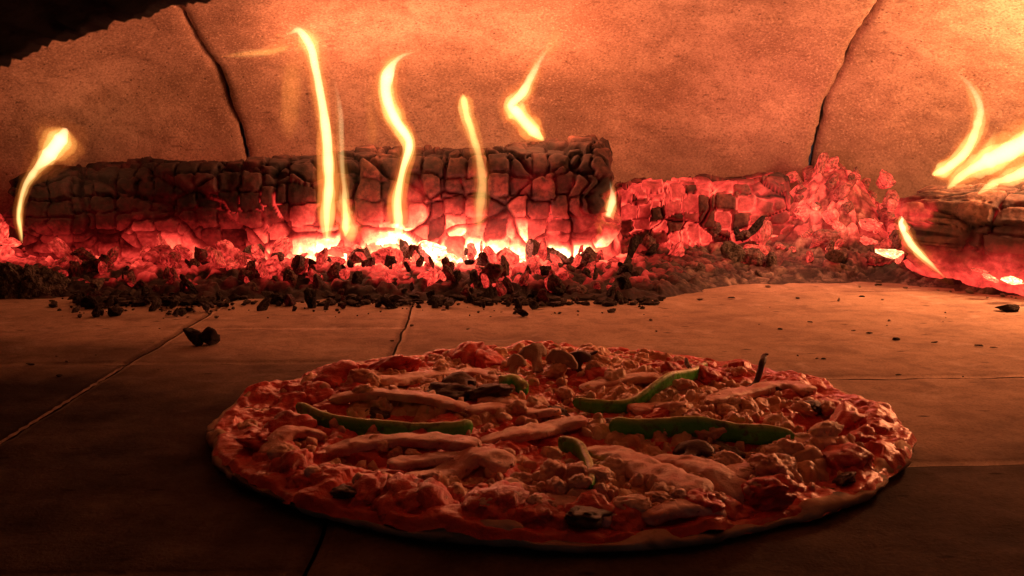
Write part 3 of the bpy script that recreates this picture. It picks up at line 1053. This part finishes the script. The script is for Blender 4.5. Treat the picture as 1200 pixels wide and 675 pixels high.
def disc_heightfield(name, smax, zf, mat, nr=90, nth=420, skirt=None, wob=0.0, seed=0):
    th = np.linspace(0, 2 * math.pi, nth, endpoint=False)
    s = np.linspace(0.004, 1, nr)
    S, T = np.meshgrid(s, th, indexing='ij'); S, T = S.ravel(), T.ravel()
    R = outline(T) * smax
    if wob:
        R = R * (1 + wob * fbm(np.stack([np.cos(T) * 5, np.sin(T) * 5, 0 * T], 1), seed, 3))
    X, Y = R * S * np.cos(T), R * S * np.sin(T)
    z = zf(X, Y, S * smax)
    V = np.stack([X, Y, z], 1)
    Fc = grid_faces(nr, nth, True)
    Fc = [f[::-1] for f in Fc]
    Fc = [f[::-1] for f in Fc]
    Fc.append([j for j in range(nth)][::-1])
    if skirt is not None:
        b = len(V)
        rings = [(1.006, .0042), (1.004, .0022), (.985, .0007), (.5, .0006)]
        prev = (nr - 1) * nth
        for k, (q, zz) in enumerate(rings):
            Rr = outline(th) * smax * q * (1 + (.006 * fbm(np.stack([np.cos(th) * 26, np.sin(th) * 26, 0 * th + k], 1), 15, 3) if k < 3 else 0))
            V = np.vstack([V, np.stack([Rr * np.cos(th), Rr * np.sin(th), 0 * th + zz + (.0004 * fbm(np.stack([np.cos(th) * 9, np.sin(th) * 9, th * 0], 1), 5, 2) if k < 2 else 0)], 1)])
            for j in range(nth):
                j2 = (j + 1) % nth
                Fc.append([prev + j, b + j, b + j2, prev + j2])
            prev = b; b += nth
        Fc.append([prev + j for j in range(nth)])
    return link(name, mesh(name, V, Fc), mat, pizza)


def mat_crust():
    n = NT('baked_dough')
    p = n.coord('Object')
    a = n.noise(40, 5, .6, p)
    c = n.ramp(a, [(.3, (.44, .26, .14)), (.55, (.66, .46, .29)), (.75, (.78, .60, .42))])
    b = n.noise(26, 4, .6, p, 1.0)
    c = n.mix(n.ramp(b, [(.54, 0.0), (.64, .95)]), c, (.04, .024, .016))
    sz = n.node('ShaderNodeSeparateXYZ', None, Vector=p)
    under = n.ramp(n.math('ADD', sz.outputs[2], n.math('MULTIPLY', n.math('SUBTRACT', n.noise(50, 4, .6, p), .5), .005)), [(.0022, .92), (.0048, 0.0)])
    c = n.mix(under, c, (.035, .022, .016))       # scorched underside
    n.base(c, .8, .25)
    n.bump(n.noise(160, 4, .6, p), .5, .0012)
    return n.m


def mat_sauce():
    n = NT('tomato_sauce')
    p = n.coord('Object')
    a = n.noise(45, 5, .6, p)
    c = n.ramp(a, [(.3, (.42, .024, .016)), (.55, (.66, .060, .034)), (.72, (.72, .16, .085))])
    n.base(c, .34, .5)
    n.bump(n.noise(140, 5, .65, p), .7, .002)
    return n.m


def mat_cheese():
    n = NT('melted_cheese')
    p = n.coord('Object')
    a = n.noise(55, 5, .6, p)
    c = n.ramp(a, [(.30, (.44, .12, .06)), (.46, (.62, .33, .18)), (.62, (.76, .52, .32)), (.78, (.80, .62, .42))])
    n.base(c, .36, .5)
    n.bsdf.inputs['Subsurface Weight'].default_value = .15
    n.bsdf.inputs['Subsurface Radius'].default_value = (.004, .002, .001)
    n.bump(n.noise(210, 5, .65, p), .6, .0015)
    return n.m


CRUST, SAUCE, CHEESE = mat_crust(), mat_sauce(), mat_cheese()
def mat_topping(name, a, b, stain, rough, sc=1.0, world=True):
    """mottled food: two tones, patches of sauce, browned specks"""
    n = NT(name)
    p = n.pos()
    c = n.ramp(n.noise(150, 5, .65, p), [(.3, a), (.68, b)])
    c = n.mix(n.ramp(n.noise(75, 4, .6, p), [(.46, 0.0), (.60, .8)]), c, stain)
    c = n.mix(n.ramp(n.noise(260, 3, .6, p), [(.62, 0.0), (.72, .7)]), c, tuple(k * .22 for k in stain))
    n.base(c, rough, .5)
    n.bump(n.noise(520, 5, .7, p), .6, .0012)
    return n.m


CHICK = mat_topping('chicken', (.62, .34, .25), (.86, .62, .50), (.56, .15, .09), .45)
TOM = mat_topping('tomato', (.58, .030, .024), (.86, .115, .075), (.32, .012, .012), .28)
CRUMB = mat_topping('cheese_crumb', (.60, .34, .19), (.84, .62, .43), (.55, .20, .09), .40)
MUSH = mat_simple('mushroom', (.22, .13, .08), (.56, .40, .27), 70, .55, .35, .5, 300)
MUSHD = mat_simple('roasted_mushroom', (.03, .018, .013), (.13, .07, .045), 90, .5, .4, .5, 300)
BURNT = mat_simple('burnt_sliver', (.015, .009, .007), (.07, .03, .02), 90, .6, .4, .5, 300)


def mat_pepper():
    n = NT('green_pepper')
    p = n.coord('Object')
    e = n.attr('edge')
    a = n.noise(60, 4, .6, p)
    skin = n.ramp(a, [(.3, (.04, .36, .022)), (.7, (.09, .56, .055))])
    flesh = n.ramp(a, [(.3, (.32, .48, .10)), (.7, (.50, .60, .20))])
    c = n.mix(e, skin, flesh)
    c = n.mix(n.ramp(n.noise(130, 5, .65, p, .5), [(.54, 0.0), (.66, .8)]), c, (.05, .045, .015))
    n.base(c, n.ramp(n.noise(90, 3, .6, p), [(.35, .2), (.65, .55)]), .5)
    n.bump(n.noise(240, 5, .65, p), .6, .0014)
    return n.m


PEP = mat_pepper()

disc_heightfield('crust', 1.0, crust_z, CRUST, skirt=True)


def sauce_z(X, Y, s):
    P = np.stack([X, Y, 0 * X], 1)
    f1, f2, cid = worley(P * 75 + .2 * fbm(P * 60, 2, 2)[:, None], 3)
    g1, g2, gid = worley(P * 210, 6)
    th_ = 1 - .6 * ss(.90, 1.0, s)
    return top_z(X, Y, s) + (.0036 * np.sqrt(np.clip(1 - f1 * f1 * 1.4, 0, 1)) * ss(.45, .85, cid) + .0012 * (1 - g1) * gid + .0006 * fbm(P * 330, 35, 3)) * th_ - .0030 * ss(.980, 1.0, s)


def cheese_z(X, Y, s):
    P = np.stack([X, Y, 0 * X], 1)
    m = fbm(P * 24, 51, 3) - .12
    w = P + .0016 * np.stack([fbm(P * 120, 61, 2), fbm(P * 120, 62, 2), 0 * X], 1)
    f1, f2, cid = worley(w * 150 + .3, 8)
    g1, g2, gid = worley(w * 290 + .3, 18)
    return (top_z(X, Y, s) + .0042 * ss(-.35, .45, m) - .0026 + .0040 * np.sqrt(np.clip(1 - f1 * f1 * 1.6, 0, 1)) * ss(.25, .95, cid)
            + .0013 * np.sqrt(np.clip(1 - g1 * g1 * 1.6, 0, 1)) * gid - .009 * ss(.86, .98, s + .05 * m) + .0005 * fbm(P * 420, 36, 2))


disc_heightfield('sauce', .998, sauce_z, SAUCE, nr=230, nth=900, wob=.014, seed=71)
disc_heightfield('cheese', .96, cheese_z, CHEESE, nr=280, nth=1100, wob=.03, seed=72)


def zt(x, y):
    """height of the topped surface at a point given relative to the pizza's middle"""
    a = np.array([x]); b = np.array([y]); s = np.hypot(a, b) / PR
    return float(max(sauce_z(a, b, s)[0], cheese_z(a, b, s)[0]))


def pz(px, py, h=.014):
    p = fl(px, py, h) - PC
    r = math.hypot(p.x, p.y)
    k = min(1.0, PR * .955 / r)
    return p.x * k, p.y * k


def strip_mesh(name, pts, w, t, mat, seed=0, n=40, m=16, sq=3.0, rough=.10, taper=.25, edge=False, upv=None):
    P = catmull(pts, n)
    T = np.gradient(P, axis=0); T /= np.linalg.norm(T, axis=1)[:, None]
    s = np.linspace(0, 1, n)
    tp = np.clip(np.minimum(s, 1 - s) / max(taper, .01), 0, 1)
    tp = .25 + .75 * np.sqrt(1 - (1 - tp) ** 2)
    V, E = [], []
    for i in range(n):
        tt = Vector(T[i]); up = Vector(upv or (0, 0, 1))
        sd = tt.cross(up).normalized(); uu = sd.cross(tt).normalized()
        for j in range(m):
            a = 2 * math.pi * j / m
            ca, sa = math.cos(a), math.sin(a)
            k = 1 / (abs(ca) ** sq + abs(sa) ** sq) ** (1 / sq)
            V.append(Vector(P[i]) + sd * (ca * k * w * tp[i]) + uu * (sa * k * t * tp[i]))
            E.append(ss(.55, .85, sa) if edge else 0)
    V = np.array([v[:] for v in V])
    cen = V.mean(0)
    q = V * 160
    sc = min(w, t)
    V = V + np.stack([fbm(q, seed + k, 3) for k in range(3)], 1) * sc * rough
    q = V * 420
    V = V + np.stack([fbm(q, seed + 3 + k, 2) for k in range(3)], 1) * sc * rough * .35
    q = V * 55
    V = V + np.stack([fbm(q, seed + 7 + k, 2) for k in range(3)], 1) * sc * rough * (.8 if name == 'chicken_strip' else 1.6)
    Fc = grid_faces(n, m, True)
    Fc.append(list(range(m))[::-1]); Fc.append([(n - 1) * m + j for j in range(m)])
    o = link(name, mesh(name, V - cen, Fc, edge=np.array(E, float)), mat, pizza)
    o.location = Vector(cen)
    return o


def path_px(pts, lift):
    out = []
    for q in pts:
        x, y = pz(q[0], q[1], .013)
        out.append((x, y, zt(x, y) + lift + (q[2] if len(q) > 2 else 0)))
    return out


# chicken strips: (path px), half width, half thickness
for k, (pts, w, t) in enumerate([
        ([(440, 447), (500, 436), (560, 433), (612, 446)], .0058, .0036),
        ([(385, 468), (440, 466), (500, 472), (548, 477)], .0050, .0030),
        ([(545, 479), (580, 474), (620, 474), (655, 480)], .0052, .0030),
        ([(560, 505), (610, 503), (650, 492), (690, 492)], .0060, .0034),
        ([(690, 512), (725, 528), (770, 552), (825, 574)], .0078, .0042),
        ([(760, 524), (800, 535), (840, 552), (870, 566)], .0062, .0040),
        ([(600, 540), (560, 532), (520, 540), (478, 556)], .0064, .0036),
        ([(380, 520), (440, 512), (510, 515), (560, 525)], .0052, .0034),
        ([(455, 535), (500, 528), (540, 530)], .0046, .0032),
        ([(680, 446), (730, 440), (775, 438)], .0050, .0032),
        ([(830, 470), (880, 452), (925, 446), (950, 455)], .0056, .0036),
        ([(740, 470), (770, 466), (800, 474)], .0056, .0036),
        ([(830, 560), (880, 545), (930, 535)], .0052, .0034),
        ([(640, 458), (600, 466), (560, 462)], .0046, .0030),
        ([(900, 520), (945, 510), (985, 516)], .0050, .0032),
        ([(600, 585), (660, 577), (720, 590)], .0056, .0034),
        ([(760, 600), (810, 590), (860, 588)], .0050, .0032),
        ([(310, 520), (340, 505), (380, 500)], .0048, .0030)]):
    strip_mesh('chicken_strip', path_px(pts, .0014), w * .95, t * .62, CHICK, seed=100 + 7 * k, sq=5.0, rough=.26, taper=.10, n=64, m=28)

# green peppers, standing on edge with the pale cut side up
for k, (pts, hgt, thick) in enumerate([
        ([(347, 474), (375, 487), (420, 495), (480, 499), (530, 500), (553, 496)], .0040, .0015),
        ([(672, 465), (700, 468), (740, 464), (780, 452), (812, 438), (829, 428)], .0032, .0014),
        ([(714, 500), (750, 500), (810, 503), (870, 506), (932, 510)], .0042, .0016),
        ([(655, 510), (680, 522), (692, 545), (693, 572)], .0034, .0015),
        ([(588, 446), (602, 444), (616, 448)], .0036, .0030)]):
    strip_mesh('pepper_strip', path_px(pts, (.0030, .0048, .0036, .0030, .0026)[k]), thick, hgt, PEP, seed=300 + 5 * k, sq=3.4, rough=.15, taper=.10, edge=True, n=56)


def topping_mesh(seed, sub=4, rough=.6):
    bm = bmesh.new(); bmesh.ops.create_icosphere(bm, subdivisions=sub, radius=1)
    V = np.array([v.co[:] for v in bm.verts])
    rs = np.random.RandomState(seed)
    for k in range(6):
        d = rs.normal(size=3); d /= np.linalg.norm(d)
        V = V - np.outer(np.clip(V @ d - rs.uniform(.55, .9), 0, None) * .7, d)
    n = V / np.linalg.norm(V, axis=1)[:, None]
    f1, f2, cid = worley(V * 2.2 + seed, seed)
    V = V + n * (.26 * fbm(V * 1.4, seed, 2) + .10 * fbm(V * 4.5, seed + 3, 3) + rough * (.22 * (1 - f1) + .10 * cid - .14 * (1 - ss(0, .15, f2 - f1))))[:, None]
    for v, p in zip(bm.verts, V): v.co = p
    me = bpy.data.meshes.new('topping'); bm.to_mesh(me); bm.free()
    me.polygons.foreach_set('use_smooth', [True] * len(me.polygons))
    return me


def topping_set(mat, seeds):
    r = []
    for s in seeds:
        me = topping_mesh(s); me.materials.append(mat); r.append(me)
    return r


TOMS = topping_set(TOM, range(5)); CRS = topping_set(CRUMB, range(20, 26)); DARKS = topping_set(MUSHD, range(40, 43))


def piece(name, meset, x, y, size, sc=(1, 1, .7), lift=0.0, rz=None):
    o = bpy.data.objects.new(name, random.choice(meset))
    C.objects.link(o)
    o.parent = pizza
    o.location = (x, y, zt(x, y) + lift + size * sc[2] * .35)
    o.rotation_euler = (random.uniform(-.4, .4), random.uniform(-.4, .4), random.uniform(0, 6.28) if rz is None else rz)
    o.scale = tuple(size * k for k in sc)
    return o


# tomato chunks
for px, py, s in [(395, 438, .0135), (420, 450, .010), (462, 424, .0125), (372, 452, .009), (545, 410, .0135), (575, 412, .011), (340, 490, .012), (310, 505, .010),
                  (985, 482, .012), (1000, 497, .010), (1010, 528, .011), (1025, 520, .008), (470, 570, .011), (495, 580, .010), (440, 590, .010), (560, 605, .0115), (600, 608, .010), (645, 615, .011),
                  (700, 622, .009), (760, 612, .009), (930, 572, .009), (960, 585, .009), (890, 590, .009), (700, 432, .008), (790, 430, .0085), (830, 432, .008), (530, 620, .009),
                  (345, 545, .010), (300, 540, .009), (860, 600, .009), (400, 570, .009)]:
    x, y = pz(px, py)
    rr_ = math.hypot(x, y); k_ = min(1, PR * .925 / rr_); x, y = x * k_, y * k_
    piece('tomato_chunk', TOMS, x, y, s * random.uniform(.75, .95), (1.2, .95, .55), -.0016)
# crumbled cheese: small rounded lumps
cnt = 0
clusters = [(870, 480), (940, 478), (820, 468), (830, 500), (900, 540), (760, 560), (700, 430), (640, 450), (440, 510), (520, 560), (600, 560), (340, 520), (420, 460), (560, 580),
            (650, 580), (780, 590), (850, 570), (940, 560), (990, 545), (320, 555), (470, 600), (620, 470), (740, 610), (680, 545), (880, 440), (500, 450), (950, 505), (590, 620)]
while cnt < 98:
    c = random.choice(clusters)
    x, y = pz(c[0] + random.gauss(0, 26), c[1] + random.gauss(0, 9))
    if math.hypot(x, y) > PR * .93: continue
    s = random.uniform(.0022, .0052)
    piece('cheese_crumb', CRS, x, y, s, (random.uniform(1, 1.5), 1, .85), .0008)
    cnt += 1
rest_v, rest_f = [], []
LITE = topping_mesh(91, 2)
a = np.zeros(len(LITE.vertices) * 3); LITE.vertices.foreach_get('co', a)
lv, lf = a.reshape(-1, 3), [tuple(p_.vertices) for p_ in LITE.polygons]
for k in range(520):
    c = random.choice(clusters)
    x, y = pz(c[0] + random.gauss(0, 40), c[1] + random.gauss(0, 14))
    if math.hypot(x, y) > PR * .94: continue
    sz = random.uniform(.0010, .0024)
    Rm = np.array(Euler((random.uniform(0, 6), random.uniform(0, 6), random.uniform(0, 6))).to_matrix())
    v = (lv * np.array([1.3, 1, .85])) @ Rm.T * sz + np.array([x, y, zt(x, y) + sz * .35])
    o_ = len(rest_v) * len(lv)
    rest_v.append(v); rest_f += [tuple(i + o_ for i in f) for f in lf]
o = link('small_cheese_crumbs', mesh('small_cheese_crumbs', np.vstack(rest_v), rest_f), CRUMB, pizza)
tag(o, kind='stuff')
# dark roasted mushroom bits
for px, py, s in [(530, 455, .009), (575, 458, .008), (500, 462, .007), (730, 485, .006), (800, 522, .007), (820, 530, .006), (790, 545, .006), (850, 515, .006), (600, 575, .007), (690, 600, .007),
                  (440, 472, .006), (955, 468, .006), (1020, 545, .005), (365, 575, .005), (900, 445, .006), (650, 470, .005)]:
    x, y = pz(px, py)
    piece('roasted_mushroom', DARKS, x, y, s, (1.3, .8, .5), -.0005)


# standing mushroom slices at the back: cap, stem outline with real thickness
def mushroom(px, py, size, rz, tilt, mat, label=None):
    pts = [(-1, .25), (-.95, .6), (-.6, .95), (0, 1.08), (.6, .95), (.95, .6), (1, .25), (.8, .12), (.42, .2), (.30, -.1), (.34, -.75), (0, -.85), (-.34, -.75), (-.30, -.1), (-.42, .2), (-.8, .12)]
    bm = bmesh.new()
    f = [bm.verts.new((a * size, -.0011, b * size)) for a, b in pts]
    b = [bm.verts.new((p[0] * size, .0011, p[1] * size)) for p in pts]
    bm.faces.new(f); bm.faces.new(b[::-1])
    for i in range(len(f)):
        j = (i + 1) % len(f)
        bm.faces.new((f[j], f[i], b[i], b[j]))
    bmesh.ops.recalc_face_normals(bm, faces=bm.faces)
    bmesh.ops.triangulate(bm, faces=bm.faces)
    bmesh.ops.subdivide_edges(bm, edges=bm.edges, cuts=3, use_grid_fill=True)
    V = np.array([v.co[:] for v in bm.verts])
    V = V + np.stack([fbm(V * 220, px + k, 3) for k in range(3)], 1) * size * .06
    V[:, 1] += size * .5 * (V[:, 0] / size) ** 2 * .5
    for v, p in zip(bm.verts, V): v.co = p
    me = bpy.data.meshes.new('mushroom_slice'); bm.to_mesh(me); bm.free()
    o = link('mushroom_slice', me, mat, pizza)
    x, y = pz(px, py)
    o.location = (x, y, zt(x, y) + size * .55)
    o.rotation_euler = (tilt, .2 * math.sin(px), rz)
    return o


mushroom(628, 424, .0085, .5, -.25, MUSH)
mushroom(655, 428, .0088, -.4, -.2, MUSH)
mushroom(676, 424, .0080, .2, .3, MUSHD)
mushroom(602, 428, .0070, -.9, -.3, MUSH)
mushroom(700, 430, .0060, 1.0, -.7, MUSH)
mushroom(540, 452, .0090, .4, -1.2, MUSHD)
mushroom(810, 520, .0080, -.5, -1.25, MUSHD)

# burnt curled slivers
strip_mesh('burnt_sliver', path_px([(866, 450, 0), (884, 444, .003), (893, 440, .010), (895, 436, .0135), (900, 436, .0125)], .001), .0016, .0010, BURNT, 400, rough=.3, taper=.4)
strip_mesh('burnt_sliver', path_px([(812, 430, .001), (806, 427, .003), (803, 424, .005)], .001), .0012, .0009, BURNT, 410, rough=.3, taper=.4)
strip_mesh('burnt_sliver', path_px([(672, 424, .004), (690, 424, .007), (700, 424, .006)], .002), .0014, .0008, BURNT, 430, rough=.3, taper=.4)
